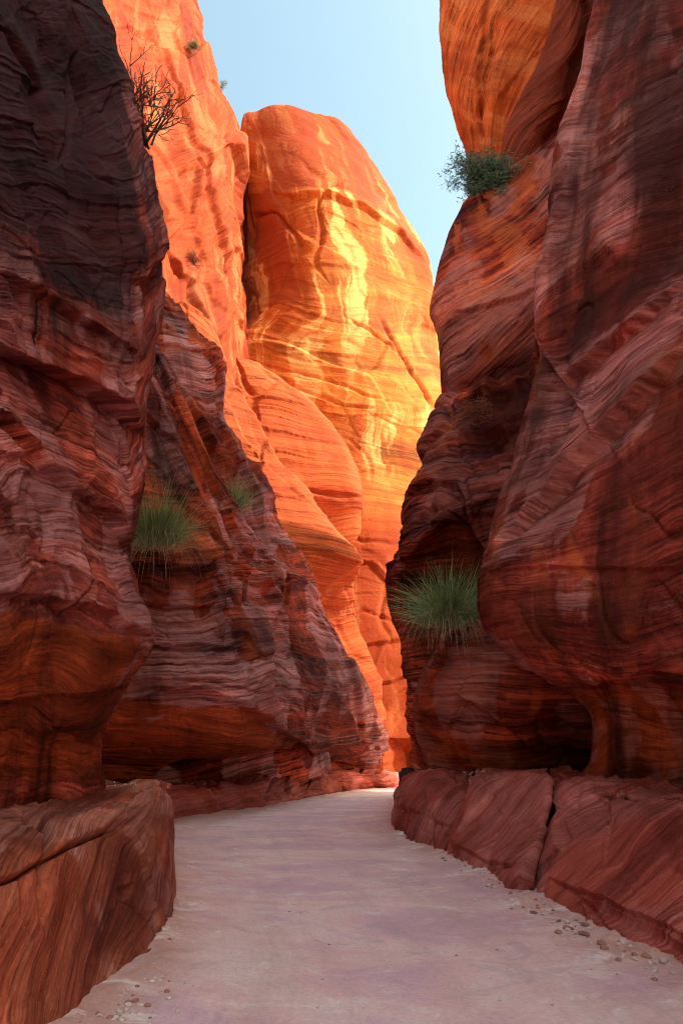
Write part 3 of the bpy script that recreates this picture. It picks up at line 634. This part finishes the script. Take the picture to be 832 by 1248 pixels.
rock('rock_slab', 'dark brown leaning rock slab between the high orange mass and the right wall', 'rock slab', M_brown, [
    [(690,-100,25),(703,-98,24.5),(715,-96,24.2),(730,-95,24.4)],
    [(679,0,25),(690,0,24.5),(700,0,24.2),(711,0,24.4)],
    [(667,50,25),(680,50,24.5),(692,50,24.2),(704,50,24.4)],
    [(637,118,25.2),(651,117,24.7),(666,116,24.4),(683,115,24.6)],
    [(611,183,25.5),(625,182,25),(640,181,24.7),(656,180,24.9)],
    [(612,230,26),(628,230,25.4),(644,230,25),(660,230,25.2)]],
    pre=(('w',.2,.8,0),('w',1.2,1,0)), post=(('w',.2,.6,0),('w',1.2,1.2,0)), up=((.5,0,6),(2,0,6)), down=((1,0,-12),(0,0,-12)), sfun=lambda s, t: (.45*s+.9*t, .9*s-.45*t), U=2.4, strata=1.)

kw = dict(pre=(('w',.1,.7,0),('w',.7,2.2,0)), up=((.3,1.2,.05),(.5,1.5,0)), down=((0,0,-.5),), lump=1.2, strata=.55, facet=.5, px_step=1.3, sfun=lambda s, t: (.65*s+.8*t, .8*s-.6*t), group='cut rock blocks forming the ledge on the right of the path')
rock('ledge_block', 'farthest and smallest of the three ledge blocks right of the path', 'ledge block', M_ledge, [
    [(500,946,21),(530,946,18.5),(555,947,16.8),(570,948,15.5)],
    [(491,953,20),(522,948,17.4),(550,948,15.6),(571,950,14.4)],
    [(485,972,18.9),(515,965,16.5),(545,965,14.9),(569,967,13.8)],
    [(480,998,18.1),(508,1003,15.4),(538,1008,14.0),(560,1010,13.2)],
    [(483,1013),(510,1029),(535,1041),(550,1049)]], post=(('w',.02,.5,0),('w',.5,2.2,0)), U=1.2,
    feats=[('s',[(480,985),(510,990),(555,1010)],14,2,10,2)], **kw)
rock('ledge_block', 'middle one of the three ledge blocks right of the path, between two slanting cracks', 'ledge block', M_ledge, [
    [(580,947,15.2),(622,946,13.7),(650,947,13),(667,948,12.5)],
    [(580,951,13.9),(622,950,12.5),(650,950,11.9),(668,952,11.5)],
    [(575,967,13.4),(618,965,12.1),(648,967,11.4),(667,970,11)],
    [(567,1008,12.9),(608,1018,11.5),(635,1022,10.9),(655,1026,10.5)],
    [(556,1051),(592,1068),(617,1081),(635,1090)]], post=(('w',.02,.5,0),('w',.5,2.2,0)), U=1.1,
    feats=[('g',[(600,1066),(618,1062),(640,1058)],1.6,3),('s',[(560,1030),(600,1055),(640,1062)],12,2,8,3)], **kw)
rock('ledge_block', 'largest and nearest of the three ledge blocks, running out of the right edge', 'ledge block', M_ledge, [
    [(690,950,12.5),(745,955,11.5),(810,960,10.5),(870,965,9.8),(960,975,9)],
    [(676,953,11.4),(740,956,10),(810,960,8.6),(870,966,7.8),(960,980,7)],
    [(674,971,10.9),(735,974,9.5),(805,982,8.1),(865,992,7.3),(955,1015,6.5)],
    [(660,1030,10.2),(715,1050,8.7),(780,1080,7.4),(850,1100,6.6),(930,1130,5.9)],
    [(640,1092),(700,1123),(770,1158),(835,1188),(930,1240)]], post=(('w',1,-.6,0),('w',3,-1,0)), U=1.1,
    feats=[('d',[(700,1090),(760,1110),(850,1160),(850,1182),(790,1150),(720,1118)],6,8),('s',[(650,1060),(720,1090),(790,1120),(850,1150)],20,3,14,5),
           ('g',[(700,1088),(740,1130),(770,1155)],3,5)], **kw)

# ---------------------------------------------------------------- small angular stones and pebbles
def stone_mesh(name, seed, sub=3, sq=(1,1,.7), flat=.0, mat=None, cuts=9):
    import bmesh
    bm = bmesh.new(); bmesh.ops.create_icosphere(bm, subdivisions=sub, radius=1.)
    r = random.Random(seed)
    pl = []
    for i in range(cuts):
        v = np.array([r.gauss(0,1), r.gauss(0,1), r.gauss(0,1)]); v /= np.linalg.norm(v); pl.append((v, r.uniform(.62,.9)))
    co = np.array([v.co[:] for v in bm.verts])
    for n_, d in pl:
        k = co@n_; co = co-np.clip(k-d, 0, None)[:, None]*n_*.92
    co = co*(1+.05*fbm(co[:,0]*2.5+seed, co[:,1]*2.5, co[:,2]*2.5, 3)[:, None])*np.array(sq)
    for v, c in zip(bm.verts, co): v.co = c
    for f in bm.faces: f.smooth = sub > 2
    me = bpy.data.meshes.new(name); bm.to_mesh(me); bm.free()
    me.materials.append(mat); return me
def stone_mat(name, a, b):
    T = NT(name); g = T.n('ShaderNodeNewGeometry')
    n = T.noise(g.outputs['Position'], 9., 5, .65); n2 = T.noise(g.outputs['Position'], 60., 3, .6)
    col = T.mix(1., T.ramp(n, [(.35, a), (.65, b)]), T.ramp(n2, [(.3, .75), (.7, 1.2)]), 'MULTIPLY')
    return T.out(col, .85, T.bump(n, .6, .03, T.bump(n2, .4, .006)))
M_dark = stone_mat('dark_stone', (.035,.018,.018), (.09,.04,.035))
M_peb = [stone_mat('pebble_red', (.34,.13,.09), (.48,.22,.16)), stone_mat('pebble_pale', (.55,.38,.32), (.72,.55,.48)), stone_mat('pebble_brown', (.24,.10,.075), (.38,.19,.15))]
import bmesh
def box_stone():
    bm = bmesh.new(); bmesh.ops.create_cube(bm, size=2.)
    bmesh.ops.bevel(bm, geom=bm.edges[:], offset=.18, segments=3, affect='EDGES')
    bmesh.ops.subdivide_edges(bm, edges=bm.edges[:], cuts=4, use_grid_fill=True)
    co = np.array([v.co[:] for v in bm.verts]); co = co*(1+.09*fbm(co[:,0]*1.1, co[:,1]*1.1+4, co[:,2]*1.1, 4)[:, None])
    for v, c in zip(bm.verts, co): v.co = c
    for f in bm.faces: f.smooth = True
    me = bpy.data.meshes.new('stone'); bm.to_mesh(me); bm.free(); me.materials.append(M_dark); return me
o = bpy.data.objects.new('stone', box_stone()); COL.objects.link(o)
p = W(507, 952, 22.5); o.location = (p[0], p[1], .62); o.scale = (.46, .5, .72); o.rotation_euler = (0, .03, .2)
tag(o, 'small dark squared stone behind the left end of the farthest ledge block', 'stone')

protos = [stone_mesh('pebble', 20+i, 2, (1, .8, .55), mat=M_peb[(0,1,2,1,0,1)[i]], cuts=7) for i in range(6)]
def pebble(x, y, r, k, label, group):
    o = bpy.data.objects.new('pebble', protos[k]); COL.objects.link(o)
    o.location = (x, y, ground_z(x, y)+r*.2); o.scale = (r, r, r); o.rotation_euler = (0, 0, random.uniform(0, 6.28))
    tag(o, label, 'pebble', group)

# ---------------------------------------------------------------- ground
EDGE_L = [(-60,1370),(20,1300),(95,1248),(130,1226),(190,1183),(200,1100),(200,1004),(262,994),(325,984),(385,972),(440,963),(490,959)]
EDGE_R = [(960,1250),(835,1190),(770,1160),(700,1125),(641,1092),(597,1070),(553,1048),(510,1030),(482,1012),(486,975),(520,965)]
def wl(poly): return [tuple(W(px, py, gY(py))[:2]) for px, py in poly]
EL, ER = wl(EDGE_L), wl(EDGE_R)
def ground_h(x, y):
    x = np.asarray(x, np.float32); y = np.asarray(y, np.float32)
    dl, _, _ = seg_dist(x, y, EL); dr, _, _ = seg_dist(x, y, ER)
    z = .02*fbm(x/2.2, y/3.5, x*0, 4)+.004*fbm(x/.22, y/.4, x*0+3, 3)
    near = np.clip(1.2-y/60, .2, 1)
    z = z+near*(.10*np.exp(-dl/.5)*(1+.5*fbm(x/.9+4, y/.9, x*0, 3))+.09*np.exp(-dr/.5)*(1+.5*fbm(x/.9+8, y/.9, x*0, 3)))
    rubble = 1.2*np.exp(-dr/.5)+.5*np.exp(-dl/.4)
    z = z+.012*fbm((dl-dr)*1.6, y/2.5, x*0+3, 4)
    z = z+.02*rubble*fbm(x/.16, y/.16, x*0+7, 4)+.008*rubble*fbm(x/.045, y/.05, x*0+2, 2)
    return z*np.clip(1.3-np.abs(x)/40, 0, 1)
def ground_z(x, y): return float(ground_h(np.array([x]), np.array([y]))[0])
def ground_mat():
    T = NT('pale_sand'); g = T.n('ShaderNodeNewGeometry'); P = g.outputs['Position']
    mp = T.n('ShaderNodeMapping'); T.l(P, mp.inputs[0]); mp.inputs['Rotation'].default_value = (0,0,math.radians(24)); mp.inputs['Scale'].default_value = (.45,.85,1)
    Q = mp.outputs[0]
    a = T.noise(Q, .6, 5, .62, 1.1)
    col = T.ramp(a, [(.30, (.76,.47,.55)), (.43, (.82,.53,.59)), (.50, (.93,.59,.57)), (.58, (.95,.68,.63)), (.70, (.82,.52,.61))])
    b = T.noise(Q, 1.7, 6, .7, .4)
    col = T.mix(T.ramp(b, [(.54, 0.), (.66, .7)]), col, (.93,.72,.66))
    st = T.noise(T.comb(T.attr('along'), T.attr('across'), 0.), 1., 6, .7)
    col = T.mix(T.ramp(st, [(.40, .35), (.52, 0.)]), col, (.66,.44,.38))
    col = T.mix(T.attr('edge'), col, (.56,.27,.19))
    sw = T.noise(T.comb(T.math('MULTIPLY', T.attr('along'), 7.), T.math('MULTIPLY', T.attr('across'), .55), 4.), 1.6, 6, .74, 1.2)
    col = T.mix(T.math('MULTIPLY', T.ramp(sw, [(.52, 0.), (.62, .8)]), T.ramp(b, [(.42, 0.), (.56, 1.)])), col, (.96,.81,.74))
    col = T.mix(T.ramp(sw, [(.34, .55), (.44, 0.)]), col, (.60,.42,.44))
    f = T.noise(P, 28., 5, .7); col = T.mix(1., col, T.ramp(f, [(.3, .86), (.7, 1.10)]), 'MULTIPLY')
    sp = T.noise(P, 75., 2, .5); sm = T.ramp(T.noise(P, .9, 3, .6), [(.44, 0.), (.58, 1.)])
    col = T.mix(T.math('MULTIPLY', T.ramp(sp, [(.66, 0.), (.72, .8)]), sm), col, (.95,.88,.8))
    sd = T.noise(P, 48., 1, .5); col = T.mix(T.ramp(sd, [(.76, 0.), (.8, .6)]), col, (.18,.09,.07))
    nrm = T.bump(T.noise(P, 5., 6, .68), .35, .04); nrm = T.bump(f, .5, .012, nrm); nrm = T.bump(sp, .3, .006, nrm)
    return T.out(col, .82, nrm, .25)
def grid_axis(edges):
    o = []
    for a, b, n in edges: o += list(np.linspace(a, b, n, endpoint=False))
    return np.array(o+[edges[-1][1]])
gx = grid_axis([(-1500,-40,8),(-40,-9,24),(-9,-4,60),(-4,5,300),(5,9,50),(9,40,24),(40,1500,8)])
gy = grid_axis([(-1500,-20,6),(-20,3,20),(3,14,330),(14,30,200),(30,50,110),(50,90,12),(90,1500,8)])
X, Yg = np.meshgrid(gx, gy); x = X.reshape(-1); y = Yg.reshape(-1)
z = np.zeros(len(x)); m = (np.abs(x) < 45) & (y > -20) & (y < 95)
z[m] = ground_h(x[m], y[m])
dl, _, _ = seg_dist(x, y, EL); dr, _, _ = seg_dist(x, y, ER)
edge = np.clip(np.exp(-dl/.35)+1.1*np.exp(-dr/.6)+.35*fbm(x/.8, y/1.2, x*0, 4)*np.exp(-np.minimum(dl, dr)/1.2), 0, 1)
across = (dl-dr)*.8; along = y*.12
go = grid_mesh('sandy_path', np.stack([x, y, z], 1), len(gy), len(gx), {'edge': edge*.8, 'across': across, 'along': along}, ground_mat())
tag(go, 'pale pink and lavender sand floor of the canyon', None, None, 'structure')

# pebbles: along both foots of the rocks, few on the open floor
R = random.Random(5)
def along(poly, lo, hi):
    i = R.randrange(lo, hi); a, b = poly[i], poly[i+1]; t = R.random()
    return a[0]+(b[0]-a[0])*t, a[1]+(b[1]-a[1])*t
for i in range(200):
    x_, y_ = along(ER, 1, 6); e = abs(R.gauss(0, .22)); pebble(x_-.06-e*.8, y_-.06-e*.7, R.choice([.004,.006,.008,.011,.015,.02,.03,.045]), R.choice([0,0,2,3,1,5]),
        'reddish pebble at the foot of the ledge blocks on the right', 'pebbles below the right ledge')
for i in range(90):
    x_, y_ = along(EL, 1, 4); e = abs(R.gauss(0, .2)); pebble(x_+.10+e, y_-.05-e*.3, R.choice([.007,.01,.013,.02,.028]), R.choice([1,4,0,3,1]),
        'pale pebble at the foot of the cracked boulder on the left', 'pebbles below the left boulder')
for i in range(90):
    py_ = R.uniform(1010, 1248); px_ = R.uniform(230, 640 if py_ < 1100 else 760); q = W(px_, py_, gY(py_))
    pebble(q[0], q[1], R.choice([.005,.007,.009,.013]), R.choice([1,1,4,2,5]), 'tiny loose pebble on the open sand of the path', 'pebbles scattered on the path')

# ---------------------------------------------------------------- plants
def simple_mat(name, a, b, scale=3., rough=.6):
    T = NT(name); oi = T.n('ShaderNodeNewGeometry')
    n = T.math('MULTIPLY_ADD', oi.outputs['Random Per Island'], .7, T.math('MULTIPLY', T.noise(oi.outputs['Position'], scale, 3, .6), .3))
    return T.out(T.ramp(n, [(.1, a), (.9, b)]), rough, None, .3)
M_grass = simple_mat('grass_blade', (.06,.14,.045), (.46,.55,.22))
M_straw = simple_mat('dry_blade', (.28,.18,.10), (.55,.40,.22))
M_leaf = simple_mat('grey_green_leaf', (.04,.09,.05), (.16,.23,.12))
M_leaf2 = simple_mat('olive_leaf', (.09,.09,.03), (.22,.17,.06))
M_twig = simple_mat('dark_twig', (.035,.018,.012), (.09,.045,.03))
M_flow = simple_mat('pale_flower', (.60,.50,.42), (.80,.72,.62))
M_rust = simple_mat('rusty_leaf', (.16,.03,.015), (.34,.09,.03))

def mesh_obj(name, vs, fs, mat, parent=None, loc=None):
    me = bpy.data.meshes.new(name); me.from_pydata([tuple(v) for v in vs], [], fs); me.update()
    me.materials.append(mat); o = bpy.data.objects.new(name, me); COL.objects.link(o)
    if parent: o.parent = parent
    if loc is not None: o.location = loc
    return o
def blade(vs, fs, base, d, L, w, droop, seg=6, rr=R):
    d = d/np.linalg.norm(d); p = base.copy(); side = np.cross(d, [rr.gauss(0,1), rr.gauss(0,1), .2]); side /= np.linalg.norm(side)+1e-9
    i0 = len(vs); st = L/seg
    kink = np.array([rr.gauss(0,.10), rr.gauss(0,.10), 0])
    for k in range(seg+1):
        ww = w*(1-(k/seg)**1.6)+w*.08
        vs.append(p-side*ww); vs.append(p+side*ww)
        if k: a = i0+2*(k-1); fs.append((a, a+1, a+3, a+2))
        d = d+np.array([0,0,-droop/seg])+kink/seg; d /= np.linalg.norm(d); p = p+d*st
def tube(vs, fs, a, b, ra, rb, n=5):
    ax = b-a; L = np.linalg.norm(ax); ax = ax/(L+1e-9); u = np.cross(ax, [.3,.2,.9]); u /= np.linalg.norm(u); v = np.cross(ax, u)
    i0 = len(vs)
    for c, r in ((a, ra), (b, rb)):
        for k in range(n):
            t = 2*math.pi*k/n; vs.append(c+r*(u*math.cos(t)+v*math.sin(t)))
    for k in range(n): fs.append((i0+k, i0+(k+1) % n, i0+n+(k+1) % n, i0+n+k))
def empty(name, loc):
    e = bpy.data.objects.new(name, None); COL.objects.link(e); e.location = loc; e.empty_display_size = .2; return e

def tuft(label, px, py, Y, size, n, out=(0,-1,0), dry=.2, w=.006, spread=.9):
    c = W(px, py, Y); e = empty('grass_tuft', c); tag(e, label, 'grass tuft')
    for part, mat, cnt in (('blades', M_grass, int(n*(1-dry))), ('dry_blades', M_straw, int(n*dry))):
        vs, fs = [], []
        for i in range(cnt):
            th = R.uniform(0, 6.283); rad = abs(R.gauss(0, .22))*size
            b = np.array([math.cos(th)*rad, math.sin(th)*rad*.6, R.uniform(-.25,.05)*size])
            el = R.gauss(0, spread)
            d = np.array([math.cos(th)*abs(el), math.sin(th)*abs(el), 1.])+np.array(out)*.55+np.array([math.sin(len(label)), 0, 0])*.25
            L = size*(R.uniform(.3, .9) if R.random() < .85 else R.uniform(.9, 1.25)); dr = R.uniform(.3, 1.3)
            if part == 'dry_blades': dr = R.uniform(2., 4.); L *= 1.0
            blade(vs, fs, b, d, L, w*R.uniform(.7, 1.3), dr)
        mesh_obj(part, vs, fs, mat, e)
    # woody crown holding the tuft to the rock
    vs, fs = [], []
    for i in range(26):
        th = R.uniform(0, 6.283); d = np.array([math.cos(th)*.5, math.sin(th)*.3+.7, R.uniform(-.9, .2)])
        tube(vs, fs, np.array([0., 0., -.05*size]), d*size*R.uniform(.2, .45), .012*size, .004*size)
    mesh_obj('root_crown', vs, fs, M_twig, e)
    return e
tuft('bushy green grass tuft growing beside the dark left wall', 188, 652, 15.1, 1.4, 2000, out=(.35,-.7,0), dry=.18, w=.0055)
tuft('small green grass tuft on the shoulder beside the bright orange slab', 284, 612, 24.3, 1.35, 700, out=(.1,-.5,0), dry=.2, w=.007)
tuft('large wispy green grass tuft in the hollow of the right buttress', 550, 748, 16.9, 1.5, 2600, out=(-.25,-.7,0), dry=.25, w=.007, spread=1.1)

def branchy(vs, fs, p, d, L, r, depth, tips, rr, gnarl=.35, up=.1, n=4):
    seg = 3
    for k in range(seg):
        nd = d+np.array([rr.gauss(0,gnarl), rr.gauss(0,gnarl), rr.gauss(0,gnarl)+up])*.6; nd /= np.linalg.norm(nd)
        q = p+nd*L/seg; tube(vs, fs, p, q, r*(1-k*.2), r*(1-(k+1)*.2), n)
        p = q; d = nd; tips.append((p.copy(), d.copy(), depth))
        if depth > 0 and k > 0 or depth > 1:
            for j in range(rr.choice([1, 1, 2])):
                bd = d+np.array([rr.gauss(0,.8), rr.gauss(0,.8), rr.gauss(0,.5)+.15]); bd /= np.linalg.norm(bd)
                branchy(vs, fs, p, bd, L*rr.uniform(.5,.75), r*.6, depth-1, tips, rr, gnarl, up, n)
def shrub(name, label, cat, px, py, Y, size, nst, depth, lean, mat=None, leaf=.03, per=5, seed=1, r=.02, flowers=None, dens=1.):
    rr = random.Random(seed); c = W(px, py, Y); e = empty(name, c); tag(e, label, cat)
    vs, fs, tips = [], [], []
    for i in range(nst):
        d = np.array([rr.gauss(0,.55), rr.gauss(0,.4), 1.])+np.array(lean); d /= np.linalg.norm(d)
        branchy(vs, fs, np.array([rr.gauss(0,.04)*size, rr.gauss(0,.03)*size, -.08*size]), d, size*rr.uniform(.35,.6), r, depth, tips, rr)
    mesh_obj('stems', vs, fs, M_twig, e)
    if mat is not None:
        vs, fs = [], []
        for p, d, dp in tips:
            if dp > 1: continue
            for k in range(per):
                if rr.random() > dens: continue
                q = p+np.array([rr.gauss(0,1), rr.gauss(0,1), rr.gauss(0,1)])*leaf*1.5
                blade(vs, fs, q, d+np.array([rr.gauss(0,.8), rr.gauss(0,.8), rr.gauss(0,.6)]), leaf*rr.uniform(1.2,2.4), leaf*.22, .4, 3, rr)
        mesh_obj(flowers or 'leaves', vs, fs, mat, e)
    return e
shrub('leafless_bush', 'leafless dark branching bush growing from the left wall against the sunlit cliff', 'bush', 181, 170, 9.75, 1.85, 11, 3, (-.1,-.35,.45), None, seed=4, r=.03)
shrub('shrub', 'dark green shrub perched on the buttress top against the sky', 'shrub', 604, 243, 20.0, 1.9, 14, 3, (-.35,-.3,.1), M_leaf, .08, 6, seed=3, r=.018)
shrub('flowering_herb', 'dry yellowish flowering herb above the bushy green grass tuft', 'herb', 188, 590, 15.6, 1.1, 6, 2, (.1,-.2,.8), M_leaf2, .02, 4, seed=8, r=.005, flowers='flower_heads')
shrub('shrub', 'small rusty dead shrub clinging to the sunlit cliff face', 'shrub', 236, 322, 42.5, 1.1, 8, 2, (0,-.4,0), M_rust, .07, 5, seed=9, r=.02)
shrub('shrub', 'tiny green shrub on the sunlit skyline, topmost one beside the sky', 'shrub', 229, 14, 49.2, 1.0, 7, 2, (0,-.2,0), M_leaf, .08, 5, seed=12, r=.015)
shrub('shrub', 'tiny olive shrub on the sunlit cliff just below its skyline', 'shrub', 234, 58, 46.5, 1.0, 7, 2, (0,-.4,0), M_leaf2, .08, 4, seed=13, r=.015)
shrub('shrub', 'tiny sparse shrub halfway down the skyline of the sunlit cliff', 'shrub', 269, 106, 50, .9, 5, 2, (0,0,0), M_leaf, .06, 3, seed=14, r=.015)
shrub('shrub', 'small dead brown shrub in the blocky recess above the large grass tuft', 'shrub', 578, 510, 18.3, .7, 9, 2, (0,-.5,0), M_rust, .04, 4, seed=16, r=.008)
def flower(px, py, Y, h, seed, label, group):
    rr = random.Random(seed); c = W(px, py, Y); e = empty('flower', c); tag(e, label, 'flower', group)
    vs, fs = [], []; hs, hf = [], []
    for i in range(3):
        d = np.array([rr.gauss(0,.25), rr.gauss(0,.25), 1.]); q = d*h*rr.uniform(.6,1); tube(vs, fs, np.zeros(3), q, h*.02, h*.012, 4)
        for k in range(6):
            a = k*1.047; pd = np.array([math.cos(a), math.sin(a)*.6, .5*math.sin(a)]); i0 = len(hs); s_ = h*.11
            pe = np.array([-math.sin(a), math.cos(a), .1])
            hs += [q, q+pd*s_*.6+pe*s_*.4, q+pd*s_*1.2, q+pd*s_*.6-pe*s_*.4]; hf.append((i0, i0+1, i0+2, i0+3))
    mesh_obj('stems', vs, fs, M_leaf2, e); mesh_obj('petals', hs, hf, M_flow, e)
for i, (px_, py_, Y_) in enumerate([(141,963,9.5),(151,962,9.6),(158,963,9.7),(163,964,9.6)]):
    flower(px_, py_+3, Y_, .13, i+30, 'tiny white flower on top of the cracked boulder', 'white flowers on the boulder top')
for i, (px_, py_, Y_) in enumerate([(191,966,22),(200,968,22.4),(207,969,22.8),(217,969,23.3),(236,966,24),(249,962,24.6)]):
    flower(px_, py_+2, Y_, .34, i+40, 'white flower on the low ledge in front of the dark hollow', 'white flowers on the low ledge')
for i, (px_, py_, Y_) in enumerate([(566,948,14.6),(573,949,14.2),(580,948,14.3),(590,947,13.6)]):
    flower(px_, py_+1, Y_, .14, i+50, 'tiny pale flower at the crack between the two farther ledge blocks', 'pale flowers on the ledge crack')

# ---------------------------------------------------------------- camera, sky, sun
cd = bpy.data.cameras.new('Camera'); cam = bpy.data.objects.new('Camera', cd); COL.objects.link(cam); SC.camera = cam
cd.sensor_fit = 'VERTICAL'; cd.sensor_height = 36; cd.lens = 24; cd.clip_start = .05; cd.clip_end = 5000
cam.location = (0, 0, CZ); cam.rotation_euler = (math.pi/2+PITCH, 0, 0)
SUN = np.array([1., -.26, .98]); SUN /= np.linalg.norm(SUN)
w = bpy.data.worlds.new('World'); SC.world = w; w.use_nodes = True; nt = w.node_tree
sky = nt.nodes.new('ShaderNodeTexSky'); sky.sky_type = 'NISHITA'; sky.sun_disc = False
sky.sun_elevation = math.asin(SUN[2]); sky.sun_rotation = math.atan2(SUN[0], SUN[1]); sky.dust_density = 3.5; sky.air_density = 1.0; sky.ozone_density = 1.0
bg = nt.nodes['Background']; bg.inputs[1].default_value = .15; mx = nt.nodes.new('ShaderNodeMix'); mx.data_type = 'RGBA'; mx.blend_type = 'MULTIPLY'; mx.inputs[0].default_value = 1.
nt.links.new(sky.outputs[0], mx.inputs[6]); mx.inputs[7].default_value = (.88, .93, .70, 1); nt.links.new(mx.outputs[2], bg.inputs[0])
ld = bpy.data.lights.new('sun', 'SUN'); ld.energy = 2.0; ld.angle = math.radians(.53); ld.color = (1., .93, .82)
lo = bpy.data.objects.new('sun', ld); COL.objects.link(lo)
from mathutils import Vector
lo.rotation_euler = Vector(tuple(SUN)).to_track_quat('Z', 'Y').to_euler(); lo.location = (20, -10, 60)
SC.view_settings.view_transform = 'Standard'; SC.view_settings.look = 'None'; SC.view_settings.gamma = 1; SC.view_settings.exposure = 1.94
SC.cycles.max_bounces = 7; SC.cycles.diffuse_bounces = 6; SC.cycles.use_denoising = True; SC.cycles.filter_width = 1.0; SC.cycles.sample_clamp_indirect = 8
